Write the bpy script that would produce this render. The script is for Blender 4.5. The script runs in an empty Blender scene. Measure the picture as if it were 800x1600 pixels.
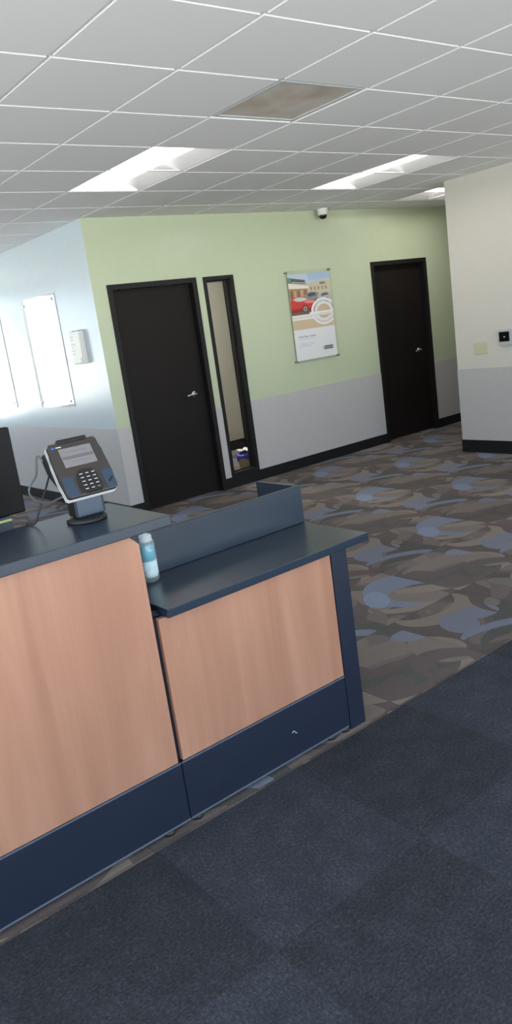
import bpy, bmesh, math, random
from mathutils import Vector, Matrix
random.seed(7)
scn = bpy.context.scene
COL = scn.collection
PI = math.pi
EYE = 1.625                    # camera height
ZC = 2.766                     # ceiling height
T = 0.6096                     # ceiling / carpet tile
GX, GY = 1.5987, 3.0664        # ceiling grid origin

def srgb(r, g, b):
    f = lambda c: (c/255/12.92) if c/255 <= 0.04045 else ((c/255+0.055)/1.055)**2.4
    return (f(r), f(g), f(b), 1)

# ------------------------------------------------------------------ materials
class NT:
    """small node-expression helper"""
    def __init__(s, tree): s.t = tree
    def node(s, typ, **kw):
        n = s.t.nodes.new(typ)
        for k, v in kw.items(): setattr(n, k, v)
        return n
    def put(s, sock, v):
        if isinstance(v, bpy.types.NodeSocket): s.t.links.new(v, sock)
        elif v is not None: sock.default_value = v
    def m(s, op, a, b=None, c=None):
        n = s.node('ShaderNodeMath', operation=op)
        s.put(n.inputs[0], a); s.put(n.inputs[1], b)
        if c is not None: s.put(n.inputs[2], c)
        return n.outputs[0]
    def xyz(s, x, y, z):
        n = s.node('ShaderNodeCombineXYZ')
        s.put(n.inputs[0], x); s.put(n.inputs[1], y); s.put(n.inputs[2], z)
        return n.outputs[0]
    def sep(s, v):
        n = s.node('ShaderNodeSeparateXYZ'); s.put(n.inputs[0], v)
        return n.outputs
    def mix(s, f, a, b):
        n = s.node('ShaderNodeMix', data_type='RGBA')
        s.put(n.inputs['Factor'], f); s.put(n.inputs[6], a); s.put(n.inputs[7], b)
        return n.outputs[2]
    def noise(s, vec, scale, detail=2, rough=.5, dist=0):
        n = s.node('ShaderNodeTexNoise')
        s.put(n.inputs['Vector'], vec)
        n.inputs['Scale'].default_value = scale; n.inputs['Detail'].default_value = detail
        n.inputs['Roughness'].default_value = rough; n.inputs['Distortion'].default_value = dist
        return n.outputs['Fac']
    def ramp(s, f, stops, const=False):
        n = s.node('ShaderNodeValToRGB'); s.put(n.inputs[0], f)
        r = n.color_ramp; r.interpolation = 'CONSTANT' if const else 'LINEAR'
        while len(r.elements) < len(stops): r.elements.new(.5)
        for e, (p, c) in zip(r.elements, stops): e.position = p; e.color = c
        return n.outputs[0]
    def bump(s, h, strength, dist):
        n = s.node('ShaderNodeBump'); s.put(n.inputs['Height'], h)
        n.inputs['Strength'].default_value = strength; n.inputs['Distance'].default_value = dist
        return n.outputs[0]

def base(name, color, rough=.5, metal=0, spec=.5, coat=0):
    m = bpy.data.materials.new(name); m.use_nodes = True
    b = m.node_tree.nodes['Principled BSDF']
    if len(color) == 3: color = (*color, 1)
    b.inputs['Base Color'].default_value = color
    b.inputs['Roughness'].default_value = rough
    b.inputs['Metallic'].default_value = metal
    b.inputs['Specular IOR Level'].default_value = spec
    b.inputs['Coat Weight'].default_value = coat
    return m, NT(m.node_tree), b

def plain(name, color, rough=.5, metal=0, spec=.5, grain=0, gscale=200, bump=0, var=0):
    """a plain surface with a fine procedural grain"""
    m, n, b = base(name, color, rough, metal, spec)
    co = n.node('ShaderNodeTexCoord').outputs['Object']
    if var:
        f = n.noise(co, gscale*.05, 3)
        c = b.inputs['Base Color'].default_value[:]
        lo = tuple(max(0, x*(1-var)) for x in c[:3])+(1,); hi = tuple(min(1, x*(1+var)) for x in c[:3])+(1,)
        n.put(b.inputs['Base Color'], n.ramp(f, [(.3, lo), (.7, hi)]))
    if bump:
        n.put(b.inputs['Normal'], n.bump(n.noise(co, gscale, 2), bump, .0003))
    return m

def emit(name, color, strength):
    m = bpy.data.materials.new(name); m.use_nodes = True
    t = m.node_tree; t.nodes.clear()
    e = t.nodes.new('ShaderNodeEmission'); o = t.nodes.new('ShaderNodeOutputMaterial')
    e.inputs[0].default_value = (*color, 1); e.inputs[1].default_value = strength
    t.links.new(e.outputs[0], o.inputs[0]); return m

def clear(name, tint=(1, 1, 1), ior=1.49, rough=.02, haze=0.0):
    """thin clear sheet: transparent with a Fresnel reflection"""
    m = bpy.data.materials.new(name); m.use_nodes = True
    t = m.node_tree; t.nodes.clear(); n = NT(t)
    tr = n.node('ShaderNodeBsdfTransparent'); tr.inputs[0].default_value = (*tint, 1)
    gl = n.node('ShaderNodeBsdfGlossy'); gl.inputs['Roughness'].default_value = rough
    fr = n.node('ShaderNodeFresnel')
    bf = n.node('ShaderNodeNewGeometry').outputs['Backfacing']      # a thin sheet reflects alike from both faces
    n.put(fr.inputs[0], n.m('ADD', ior, n.m('MULTIPLY', bf, 1/ior-ior)))
    mx = n.node('ShaderNodeMixShader'); o = n.node('ShaderNodeOutputMaterial')
    t.links.new(fr.outputs[0], mx.inputs[0]); t.links.new(tr.outputs[0], mx.inputs[1])
    t.links.new(gl.outputs[0], mx.inputs[2]); last = mx.outputs[0]
    if haze:
        df = n.node('ShaderNodeBsdfDiffuse'); df.inputs[0].default_value = (*tint, 1)
        m2 = n.node('ShaderNodeMixShader'); m2.inputs[0].default_value = haze
        t.links.new(last, m2.inputs[1]); t.links.new(df.outputs[0], m2.inputs[2]); last = m2.outputs[0]
    t.links.new(last, o.inputs[0]); return m

def paint(name, color, rough=.38):
    return plain(name, color, rough, 0, .5, gscale=260, bump=.06, var=.012)

M = {}
M['green'] = paint('green_paint', (.495, .555, .395), .25)
M['blue'] = paint('pale_blue_paint', (.57, .665, .71), .22)
M['cream'] = paint('cream_paint', (.61, .585, .535), .42)
M['grey_wall'] = plain('grey_wainscot_vinyl', (.47, .455, .455), .42, gscale=420, bump=.12, var=.02)
M['office_wall'] = paint('office_wall_paint', (.66, .62, .57), .6)
M['black_base'] = plain('black_vinyl_base', (.010, .010, .012), .45, spec=.3)
M['door'] = plain('espresso_door_laminate', (.0105, .0082, .0078), .5, spec=.2, gscale=60, var=.12)
M['door_frame'] = plain('black_door_frame', (.009, .008, .009), .5, spec=.3)
M['chrome'] = plain('brushed_chrome', (.62, .62, .63), .22, 1)
M['steel'] = plain('dull_steel', (.35, .36, .38), .35, 1)
M['black_plastic'] = plain('black_plastic', (.011, .011, .013), .42, gscale=500, bump=.05)
M['monitor_plastic'] = plain('matte_black_plastic', (.008, .008, .009), .55, spec=.2)
M['dark_plastic'] = plain('dark_brown_grey_plastic', (.040, .034, .032), .32)
M['grey_plastic'] = plain('slate_plastic', (.026, .048, .085), .4)
M['white_plastic'] = plain('white_plastic', (.75, .75, .73), .35)
M['almond'] = plain('almond_plastic', (.56, .53, .37), .4)
M['light_grey_plastic'] = plain('light_grey_plastic', (.45, .47, .48), .4)
M['screen_black'] = plain('black_glass', (.006, .006, .007), .08)
M['white_paint'] = plain('white_enamel', (.78, .78, .77), .35)
M['reflector'] = plain('troffer_reflector', (.60, .60, .61), .5)
M['white_print'] = plain('white_print', (.88, .88, .88), .5)
M['laminate'] = plain('black_laminate', (.011, .024, .046), .29, spec=.68, gscale=700, var=.06)
M['kick'] = plain('black_kick_laminate', (.0115, .0175, .036), .42, gscale=500, bump=.05, var=.05)
M['edge_trim'] = plain('pale_edge_trim', (.10, .12, .17), .35)
M['acrylic'] = clear('clear_acrylic')
M['glass'] = clear('window_glass', (.93, .95, .94), 1.5, .005)
M['clear_plastic'] = clear('clear_bottle_plastic', (.92, .96, .98), 1.45, .05, .14)
M['clear_cap'] = clear('clear_cap_plastic', (.88, .92, .95), 1.45, .08, .45)
M['lens'] = emit('lit_diffuser', (1.0, .96, .90), 9.5)
M['added_office_lens'] = emit('added_office_diffuser', (1.0, .90, .80), 90.0)
M['key_white'] = plain('white_key_print', (.6, .6, .6), .5)
M['key_green'] = plain('green_key_print', (.05, .45, .2), .5)
M['lime'] = plain('lime_reflection', (.52, .60, .22), .5)
M['teal'] = plain('teal_label', (.02, .40, .56), .4)
M['paleblue'] = plain('pale_blue_label', (.66, .86, .93), .4, gscale=500, var=.25)
M['silver'] = plain('silver_cap', (.55, .58, .60), .3)
M['blue_bag'] = plain('blue_plastic_bag', (.03, .04, .42), .4)
M['tan_bin'] = plain('tan_plastic', (.45, .33, .22), .5)

def ceiling_tile_mat():
    m, n, b = base('mineral_ceiling_tile', (.70, .70, .71), .85, spec=.2)
    co = n.node('ShaderNodeTexCoord').outputs['Object']
    f = n.noise(co, 260, 3, .6)
    n.put(b.inputs['Base Color'], n.ramp(f, [(.3, (.74, .74, .75, 1)), (.6, (.79, .79, .80, 1))]))
    n.put(b.inputs['Normal'], n.bump(f, .15, .002)); return m
M['tile'] = ceiling_tile_mat()
M['tbar'] = plain('white_grid_metal', (.74, .74, .74), .4)

def wood_mat(off):
    m, n, b = base('pear_wood_laminate', (.6, .33, .2), .36, spec=.45)
    co = n.node('ShaderNodeTexCoord').outputs['Object']
    x, y, z = n.sep(co)
    v = n.xyz(n.m('ADD', n.m('MULTIPLY', x, 6.0), off), n.m('MULTIPLY', y, 2), n.m('MULTIPLY', z, .55))
    f1 = n.noise(v, 1.3, 3, .55, .7)
    v2 = n.xyz(n.m('ADD', n.m('MULTIPLY', x, 60.0), off), y, n.m('MULTIPLY', z, 1.2))
    f2 = n.noise(v2, 2.2, 4, .6, .2)
    f = n.m('ADD', n.m('MULTIPLY', f1, .82), n.m('MULTIPLY', f2, .18))
    c = n.ramp(f, [(.30, (.335, .165, .108, 1)), (.48, (.388, .196, .130, 1)), (.68, (.450, .238, .162, 1))])
    n.put(b.inputs['Base Color'], c); return m
M['wood'] = wood_mat(0.0); M['wood2'] = wood_mat(7.3)

def carpet_mat():
    m, n, b = base('patterned_carpet_tile', (.1, .1, .1), .95, spec=.1)
    pos = n.node('ShaderNodeTexCoord').outputs['Object']
    x, y, z = n.sep(pos)
    u = n.m('DIVIDE', n.m('SUBTRACT', x, 2.77-T*20), T); v = n.m('DIVIDE', n.m('SUBTRACT', y, 2.69-T*20), T)
    iu, iv = n.m('FLOOR', u), n.m('FLOOR', v)
    fu, fv = n.m('FRACT', u), n.m('FRACT', v)
    kind = n.m('MODULO', n.m('ADD', iu, iv), 3.0)
    K = [n.m('COMPARE', kind, q, .1) for q in (0.0, 1.0, 2.0)]
    k9 = n.m('MULTIPLY', kind, 9.3)
    a, c = fu, fv
    # coordinates along the swirl direction
    s1 = n.m('ADD', n.m('MULTIPLY', a, .8), n.m('MULTIPLY', c, -.6))
    s2 = n.m('ADD', n.m('MULTIPLY', n.m('SUBTRACT', n.m('ADD', n.m('MULTIPLY', a, .6), n.m('MULTIPLY', c, .8)), .7), .76), .7)
    g1 = n.noise(n.xyz(s1, n.m('MULTIPLY', s2, 1.15), k9), 1.8, 0, .5, .5)
    g2 = n.noise(n.xyz(n.m('ADD', s1, 4.2), n.m('MULTIPLY', s2, 1.25), n.m('ADD', k9, 3.3)), 1.7, 0, .5, .7)
    brown, taupe, olive, tan = (.112, .093, .092, 1), (.146, .124, .121, 1), (.088, .090, .086, 1), (.205, .177, .160, 1)
    blue, pale, slate, mid = (.160, .182, .245, 1), (.185, .220, .315, 1), (.165, .175, .225, 1), (.172, .147, .136, 1)
    col = n.ramp(g1, [(0, olive), (.37, brown), (.50, taupe), (.62, mid)], True)
    col = n.mix(n.m('GREATER_THAN', g2, .60), col, brown)
    col = n.mix(n.m('LESS_THAN', g2, .37), col, mid)
    def disc(cx, cy, rx, ry, th=0):
        p, q = n.m('SUBTRACT', s1, cx), n.m('SUBTRACT', s2, cy); C, S = math.cos(th), math.sin(th)
        e = n.m('ADD', n.m('MULTIPLY', p, C/rx), n.m('MULTIPLY', q, S/rx)); h = n.m('ADD', n.m('MULTIPLY', p, -S/ry), n.m('MULTIPLY', q, C/ry))
        return n.m('ADD', n.m('MULTIPLY', e, e), n.m('MULTIPLY', h, h))
    def swoosh(col, on, colr, A, B=None):
        k = n.m('MULTIPLY', n.m('LESS_THAN', disc(*A), 1.0), on)
        if B: k = n.m('MULTIPLY', k, n.m('GREATER_THAN', disc(*B), 1.0))
        return n.mix(k, col, colr)
    e, o, w = K[1], K[2], K[0]
    # first design: a big blue C with tan stripes
    col = swoosh(col, e, olive, (.62, .98, .30, .28, .5), (.54, 1.08, .30, .24, .5))
    col = swoosh(col, e, brown, (.40, .22, .42, .28, -.3), (.36, .08, .40, .25, -.3))
    B = (.56, .68, .42, .19, -.03)
    col = swoosh(col, e, blue, (.36, .78, .44, .35, -.03), B)
    col = swoosh(col, e, pale, (.02, .66, .12, .17), B)
    col = swoosh(col, e, tan, (.56, .75, .34, .075, -.03))
    col = swoosh(col, e, tan, (.36, .46, .38, .10, .10), (.32, .53, .36, .075, .10))
    col = swoosh(col, e, taupe, (-.20, .32, .24, .22, .5), (-.26, .42, .20, .17, .5))
    # second design: olive and tan crescents
    col = swoosh(col, o, olive, (.10, 1.0, .46, .30, -.5), (.02, .88, .38, .23, -.5))
    col = swoosh(col, o, tan, (.25, .38, .48, .22, .40), (.18, .46, .44, .18, .40))
    col = swoosh(col, o, olive, (-.20, .62, .30, .22, .2), (-.10, .70, .30, .18, .2))
    col = swoosh(col, o, mid, (.55, .85, .28, .27, .1))
    col = swoosh(col, o, brown, (.55, .55, .34, .22, -.2), (.62, .46, .30, .17, -.2))
    col = swoosh(col, o, slate, (.40, 1.05, .24, .10, .2))
    # third design: slate blobs, brown and tan
    col = swoosh(col, w, tan, (-.15, .95, .40, .25, .35), (-.24, 1.05, .36, .21, .35))
    col = swoosh(col, w, olive, (.45, .30, .44, .27, .15), (.38, .18, .42, .23, .15))
    col = swoosh(col, w, slate, (-.02, .66, .16, .17, .55)); col = swoosh(col, w, slate, (.20, .80, .19, .11, .15))
    col = swoosh(col, w, brown, (.50, .95, .30, .25, -.4), (.58, .85, .28, .20, -.4))
    col = swoosh(col, w, tan, (-.32, .38, .24, .13, -.3))
    col = swoosh(col, w, blue, (.30, .48, .40, .13, .18), (.26, .40, .38, .11, .18))
    c3 = col
    # loops, per-tile tone painting in the sheen of the pile, seams
    loop = n.node('ShaderNodeTexVoronoi'); n.put(loop.inputs['Vector'], pos); loop.inputs['Scale'].default_value = 170
    lf = loop.outputs['Distance']
    grain = n.noise(pos, 330, 2)
    wn = n.node('ShaderNodeTexWhiteNoise'); n.put(wn.inputs['Vector'], n.xyz(iu, iv, 0))
    k = n.m('ADD', n.m('ADD', .66, n.m('MULTIPLY', grain, .50)), n.m('MULTIPLY', lf, .25))
    k = n.m('MULTIPLY', k, n.m('ADD', .91, n.m('MULTIPLY', wn.outputs['Value'], .20)))
    vm = n.node('ShaderNodeMix', data_type='RGBA', blend_type='MULTIPLY'); vm.inputs['Factor'].default_value = 1
    n.put(vm.inputs[6], c3); n.put(vm.inputs[7], n.xyz(k, k, k))
    seam = n.m('MAXIMUM', n.m('GREATER_THAN', n.m('ABSOLUTE', n.m('SUBTRACT', fu, .5)), .4965), n.m('GREATER_THAN', n.m('ABSOLUTE', n.m('SUBTRACT', fv, .5)), .4965))
    col = n.mix(n.m('MULTIPLY', seam, .35), vm.outputs[2], (.03, .028, .027, 1))
    n.put(b.inputs['Base Color'], col)
    n.put(b.inputs['Normal'], n.bump(n.m('ADD', lf, n.m('MULTIPLY', grain, .5)), .5, .004))
    return m
M['carpet'] = carpet_mat()

def mat_mat():
    m, n, b = base('charcoal_walk_off_carpet', (.02, .02, .03), .95, spec=.12)
    pos = n.node('ShaderNodeTexCoord').outputs['Object']
    x, y, z = n.sep(pos)
    u = n.m('DIVIDE', n.m('SUBTRACT', x, 1.56-T*20), T); v = n.m('DIVIDE', n.m('SUBTRACT', y, 2.065-T*20), T)
    fu, fv = n.m('FRACT', u), n.m('FRACT', v)
    par = n.m('MODULO', n.m('ADD', n.m('FLOOR', u), n.m('FLOOR', v)), 2.0)
    inv = n.m('SUBTRACT', 1.0, par)
    # brushed pile runs along x on one tile and along y on the next
    sx = n.m('ADD', n.m('MULTIPLY', x, 1.0), 0); sy = y
    wa = n.noise(n.xyz(n.m('MULTIPLY', x, 90), n.m('MULTIPLY', y, 140), 0), 1.0, 4, .7, .6)
    wb = n.noise(n.xyz(n.m('MULTIPLY', x, 140), n.m('MULTIPLY', y, 90), 0), 1.0, 4, .7, .6)
    g = n.m('ADD', n.m('MULTIPLY', wa, par), n.m('MULTIPLY', wb, inv))
    g = n.m('ADD', n.m('MULTIPLY', g, .8), n.m('MULTIPLY', n.noise(pos, 9, 3), .2))
    c0 = n.ramp(g, [(.28, (.0190, .0220, .031, 1)), (.50, (.0400, .0460, .061, 1)), (.74, (.092, .102, .128, 1))])
    c1 = n.ramp(g, [(.28, (.0165, .0185, .024, 1)), (.50, (.0335, .0375, .047, 1)), (.74, (.078, .086, .104, 1))])
    c = n.mix(par, c0, c1)  # alternating tones paint in how the turned pile catches light
    n.put(b.inputs['Base Color'], c)
    n.put(b.inputs['Normal'], n.bump(g, .6, .006)); return m
M['mat'] = mat_mat()

def vent_mat():
    m, n, b = base('stained_perforated_panel', (.5, .45, .4), .6)
    pos = n.node('ShaderNodeTexCoord').outputs['Object']
    x, y, z = n.sep(pos)
    px = n.m('ABSOLUTE', n.m('SUBTRACT', n.m('FRACT', n.m('MULTIPLY', x, 75)), .5))
    py = n.m('ABSOLUTE', n.m('SUBTRACT', n.m('FRACT', n.m('MULTIPLY', y, 75)), .5))
    hole = n.m('LESS_THAN', n.m('ADD', n.m('MULTIPLY', px, px), n.m('MULTIPLY', py, py)), .085)
    st = n.noise(pos, 3.2, 4, .55, .6)
    edge = n.m('MAXIMUM', n.m('ABSOLUTE', x), n.m('ABSOLUTE', y))
    st = n.m('SUBTRACT', st, n.m('MULTIPLY', n.m('POWER', n.m('DIVIDE', edge, .3), 4.0), .25))
    c = n.ramp(st, [(.25, (.66, .64, .61, 1)), (.45, (.60, .54, .48, 1)), (.64, (.46, .37, .30, 1))])
    c = n.mix(n.m('MULTIPLY', hole, .40), c, (.16, .13, .11, 1))
    n.put(b.inputs['Base Color'], c); return m
M['vent'] = vent_mat()

# ------------------------------------------------------------------ mesh helpers
def add_box(bm, x0, x1, y0, y1, z0, z1, bev=0, seg=2, mi=0, mtx=None):
    vs = [bm.verts.new((x, y, z)) for x in (x0, x1) for y in (y0, y1) for z in (z0, z1)]
    q = [(0, 1, 3, 2), (4, 6, 7, 5), (0, 4, 5, 1), (2, 3, 7, 6), (0, 2, 6, 4), (1, 5, 7, 3)]
    fs = [bm.faces.new([vs[i] for i in f]) for f in q]
    for f in fs: f.material_index = mi
    if bev:
        es = list({e for f in fs for e in f.edges})
        r = bmesh.ops.bevel(bm, geom=es, offset=bev, segments=seg, profile=.5, affect='EDGES', material=mi)
        vs = list({v for f in r['faces'] for v in f.verts} | {v for f in fs if f.is_valid for v in f.verts})
    if mtx is not None: bmesh.ops.transform(bm, matrix=mtx, verts=[v for v in vs if v.is_valid])
    return bm

def add_prism(bm, pts, axis, a0, a1, bev=0, mi=0, mtx=None, smooth=False):
    """extrude a closed 2D outline along axis ('x': pts=(y,z), 'y': pts=(x,z), 'z': pts=(x,y))"""
    def P(p, a):
        return (a, p[0], p[1]) if axis == 'x' else (p[0], a, p[1]) if axis == 'y' else (p[0], p[1], a)
    A = [bm.verts.new(P(p, a0)) for p in pts]; B = [bm.verts.new(P(p, a1)) for p in pts]
    n = len(pts); fs = [bm.faces.new(A), bm.faces.new(B[::-1])]
    for i in range(n):
        f = bm.faces.new((A[i], B[i], B[(i+1) % n], A[(i+1) % n])); f.smooth = smooth; fs.append(f)
    for f in fs: f.material_index = mi
    vs = A+B
    if bev:
        es = list({e for f in fs[:2] for e in f.edges})
        r = bmesh.ops.bevel(bm, geom=es, offset=bev, segments=2, profile=.5, affect='EDGES', material=mi)
        vs = list({v for f in r['faces'] for v in f.verts} | {v for f in fs if f.is_valid for v in f.verts})
    if mtx is not None: bmesh.ops.transform(bm, matrix=mtx, verts=[v for v in vs if v.is_valid])
    return bm

def add_lathe(bm, prof, c=(0, 0, 0), seg=32, mi=0, sx=1, sy=1, mtx=None):
    """revolve (r,z) profile about z through c"""
    rings = []; new = []
    for r, z in prof:
        if r < 1e-6:
            v = bm.verts.new((c[0], c[1], c[2]+z)); rings.append([v]); new.append(v)
        else:
            ring = [bm.verts.new((c[0]+sx*r*math.cos(2*PI*i/seg), c[1]+sy*r*math.sin(2*PI*i/seg), c[2]+z)) for i in range(seg)]
            rings.append(ring); new += ring
    for A, B in zip(rings, rings[1:]):
        for i in range(seg):
            j = (i+1) % seg
            vs = ([A[0]] if len(A) == 1 else [A[i], A[j]]) + ([B[0]] if len(B) == 1 else [B[j], B[i]])
            if len(vs) >= 3:
                f = bm.faces.new(vs); f.smooth = True; f.material_index = mi
    for R, flip in ((rings[0], 1), (rings[-1], 0)):
        if len(R) > 1:
            f = bm.faces.new(R[::-1] if flip else R); f.material_index = mi
    if mtx is not None: bmesh.ops.transform(bm, matrix=mtx, verts=new)
    return bm

def add_tube(bm, pts, r, seg=10, mi=0):
    pts = [Vector(p) for p in pts]; rings = []
    up = Vector((0, 0, 1))
    for i, p in enumerate(pts):
        d = (pts[min(i+1, len(pts)-1)]-pts[max(i-1, 0)]).normalized()
        a = d.cross(up)
        if a.length < 1e-3: a = d.cross(Vector((1, 0, 0)))
        a.normalize(); b = d.cross(a)
        rings.append([bm.verts.new(p+r*(math.cos(2*PI*k/seg)*a+math.sin(2*PI*k/seg)*b)) for k in range(seg)])
    for A, B in zip(rings, rings[1:]):
        for k in range(seg):
            f = bm.faces.new((A[k], A[(k+1) % seg], B[(k+1) % seg], B[k])); f.smooth = True; f.material_index = mi
    bm.faces.new(rings[0][::-1]); bm.faces.new(rings[-1]); return bm

def spline(pts, n=8):
    """Catmull-Rom through pts"""
    P = [Vector(p) for p in pts]; P = [2*P[0]-P[1]]+P+[2*P[-1]-P[-2]]; out = []
    for i in range(1, len(P)-2):
        for k in range(n):
            t = k/n
            out.append(.5*((2*P[i])+(-P[i-1]+P[i+1])*t+(2*P[i-1]-5*P[i]+4*P[i+1]-P[i+2])*t*t+(-P[i-1]+3*P[i]-3*P[i+1]+P[i+2])*t**3))
    out.append(P[-2]); return out

def new(): return bmesh.new()

def world_loc(o):
    v = Vector((0, 0, 0))
    while o: v += o.location; o = o.parent
    return v

def obj(name, bm, mats, parent=None, loc=None):
    """link a bmesh authored in WORLD coordinates as one object"""
    if not isinstance(mats, (list, tuple)): mats = [mats]
    me = bpy.data.meshes.new(name)
    bmesh.ops.recalc_face_normals(bm, faces=bm.faces)
    org = Vector(loc) if loc is not None else (world_loc(parent) if parent else Vector((0, 0, 0)))
    bmesh.ops.translate(bm, verts=bm.verts, vec=-org)
    bm.to_mesh(me); bm.free()
    for m in mats: me.materials.append(m)
    o = bpy.data.objects.new(name, me); COL.objects.link(o)
    if parent: o.parent = parent; o.location = org-world_loc(parent)
    else: o.location = org
    return o

def tag(o, label, cat, group=None):
    o['label'] = label; o['category'] = cat
    if group: o['group'] = group
    return o

def thing(name, label, cat, loc, group=None):
    o = bpy.data.objects.new(name, None); o.empty_display_size = .1; COL.objects.link(o)
    o.location = loc; return tag(o, label, cat, group)

def struct(name, bm, mats, loc=None):
    o = obj(name, bm, mats, None, loc); o['kind'] = 'structure'; return o

def clone(root, loc, label, group=None):
    r = root.copy(); COL.objects.link(r); r.location = loc; r['label'] = label
    if group: r['group'] = group
    for ch in list(root.children):
        c = ch.copy(); COL.objects.link(c); c.parent = r
        for g in list(ch.children):
            d = g.copy(); COL.objects.link(d); d.parent = c
    return r

# ------------------------------------------------------------------ room shell
GW, BW, CW = 6.57, 3.43, 6.804          # green wall y, blue wall x, cream wall x
CE = 5.20                                # cream wall end y
XL, XR, YF, YB = -3.0, 11.2, -3.0, 12.0  # outer limits
RAIL, BASE = .865, .115
D1 = (3.576, 4.576, 2.175); SL = (4.660, 5.040, .115, 2.170); D2 = (7.100, 8.110, 2.170)

bm = new(); add_box(bm, XL-.12, XR+.12, YF-.12, YB+.12, -.10, 0)
struct('floor', bm, M['carpet'])

# ceiling: tiles above a grid of tee bars, with openings for the troffers and the return grille
LIGHTS = {(2, 2), (2, 3), (6, 2), (6, 3), (9, 4), (10, 4)}
OPEN = LIGHTS | {(2, 0)}
bt, bb = new(), new()
i0, i1 = math.floor((XL-GX)/T), math.ceil((XR-GX)/T)
j0, j1 = math.floor((YF-GY)/T), math.ceil((YB-GY)/T)
OFFICE_OPEN = {(5, 8), (5, 9)}
for i in range(i0, i1):
    for j in range(j0, j1):
        if (i, j) in OPEN or (i, j) in OFFICE_OPEN: continue
        x0, x1 = max(GX+i*T, XL-.1), min(GX+(i+1)*T, XR+.1); y0, y1 = max(GY+j*T, YF-.1), min(GY+(j+1)*T, YB+.1)
        if x1-x0 < .03 or y1-y0 < .03: continue
        add_box(bt, x0+.010, x1-.010, y0+.010, y1-.010, ZC, ZC+.012); add_box(bt, x0+.001, x1-.001, y0+.001, y1-.001, ZC+.012, ZC+.022)
struct('ceiling', bt, M['tile'])
for i in range(i0, i1+1):
    x = GX+i*T
    if XL < x < XR: add_box(bb, x-.0095, x+.0095, YF-.1, YB+.1, ZC+.007, ZC+.0118)
for j in range(j0, j1+1):
    y = GY+j*T
    if YF < y < YB:
        for i in range(i0, i1):
            add_box(bb, max(GX+i*T+.0098, XL-.1), min(GX+(i+1)*T-.0098, XR+.1), y-.0095, y+.0095, ZC+.007, ZC+.0118)
struct('trim_1', bb, M['tbar'])
bm = new(); add_box(bm, XL-.12, XR+.12, YF-.12, YB+.12, ZC+.16, ZC+.22); struct('ceiling_deck', bm, M['tile'])

def wallboxes(bm, axis, at, th, lo, hi, openings, z0=0, z1=ZC, mi=0):
    """wall slab along axis with rectangular openings (a0,a1,zlo,zhi)"""
    def bx(a0, a1, b0, b1):
        if a1-a0 < 1e-4 or b1-b0 < 1e-4: return
        if axis == 'x': add_box(bm, a0, a1, at, at+th, b0, b1, mi=mi)
        else: add_box(bm, at, at+th, a0, a1, b0, b1, mi=mi)
    cur = lo
    for (a0, a1, c0, c1) in sorted(openings):
        bx(cur, a0, z0, z1)
        if c0 > z0: bx(a0, a1, z0, min(c0, z1))
        if c1 < z1: bx(a0, a1, max(c1, z0), z1)
        cur = a1
    bx(cur, hi, z0, z1); return bm

ops = [(D1[0], D1[1], 0, D1[2]), SL, (D2[0], D2[1], 0, D2[2])]
bm = new(); wallboxes(bm, 'x', GW, .10, BW, XR, ops); struct('wall_back', bm, M['green'])
bm = new(); wallboxes(bm, 'y', BW, .12, GW+.10, YB, []); struct('wall_side', bm, M['blue'])
bm = new(); wallboxes(bm, 'x', GW, .002, BW-.0005, BW+.0005, [])
bm.free()
# the blue paint stops exactly at the corner: the end of the green wall also shows pale blue
bm = new(); add_box(bm, BW-.002, BW, GW+.0005, GW+.10, 0, ZC); struct('wall_side_return', bm, M['blue'])
bm = new(); add_box(bm, CW, CW+.12, YF, CE, 0, ZC); add_box(bm, CW+.12, XR, CE-.12, CE, 0, ZC); struct('wall_right', bm, M['cream'])
bm = new(); add_box(bm, XR, XR+.12, YF, YB, 0, ZC); struct('wall_corridor', bm, M['cream'])
FW = [(-2.6+1.85*k, -2.6+1.85*k+1.7, .12, 2.42) for k in range(5)]
BWN = [(-2.55+1.5*k, -2.55+1.5*k+1.4, .75, 2.60) for k in range(4)]
ADDED_LWN = [(-2.2+2.0*k, -2.2+2.0*k+1.8, .25, 2.60) for k in range(3)]  # unseen left-wall windows, added to brighten the ceiling and cream wall
bm = new(); wallboxes(bm, 'y', XL-.12, .12, YF, YB, ADDED_LWN); struct('wall_left', bm, M['cream'])
bm = new(); wallboxes(bm, 'x', YF-.12, .12, XL, XR, FW); struct('wall_front', bm, M['cream'])
bm = new(); wallboxes(bm, 'x', YB, .12, XL, XR, BWN); struct('wall_far', bm, M['cream'])
# office behind the sidelight
OY = 8.66
bm = new(); add_box(bm, BW+.12, 6.46, OY, OY+.10, 0, ZC); add_box(bm, 6.46, 8.4, OY, OY+.10, 2.30, ZC); add_box(bm, 7.45, 8.4, OY, OY+.10, 0, 2.30)
add_box(bm, 8.4, 8.5, GW+.10, OY+.10, 0, ZC)
struct('wall_office', bm, M['office_wall'])

# wainscot wall covering, a few millimetres proud
wt = .004
bm = new(); wallboxes(bm, 'x', GW-wt, wt, BW-wt, XR, ops, BASE, RAIL)
struct('trim_2', bm, M['grey_wall'])
bm = new(); wallboxes(bm, 'y', BW-wt, wt, GW, YB, [], BASE, RAIL); struct('trim_3', bm, M['grey_wall'])
bm = new(); add_box(bm, CW-wt, CW, YF, CE+wt, BASE, RAIL+.025); add_box(bm, CW, XR, CE, CE+wt, BASE, RAIL+.025); struct('trim_4', bm, M['grey_wall'])

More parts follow.
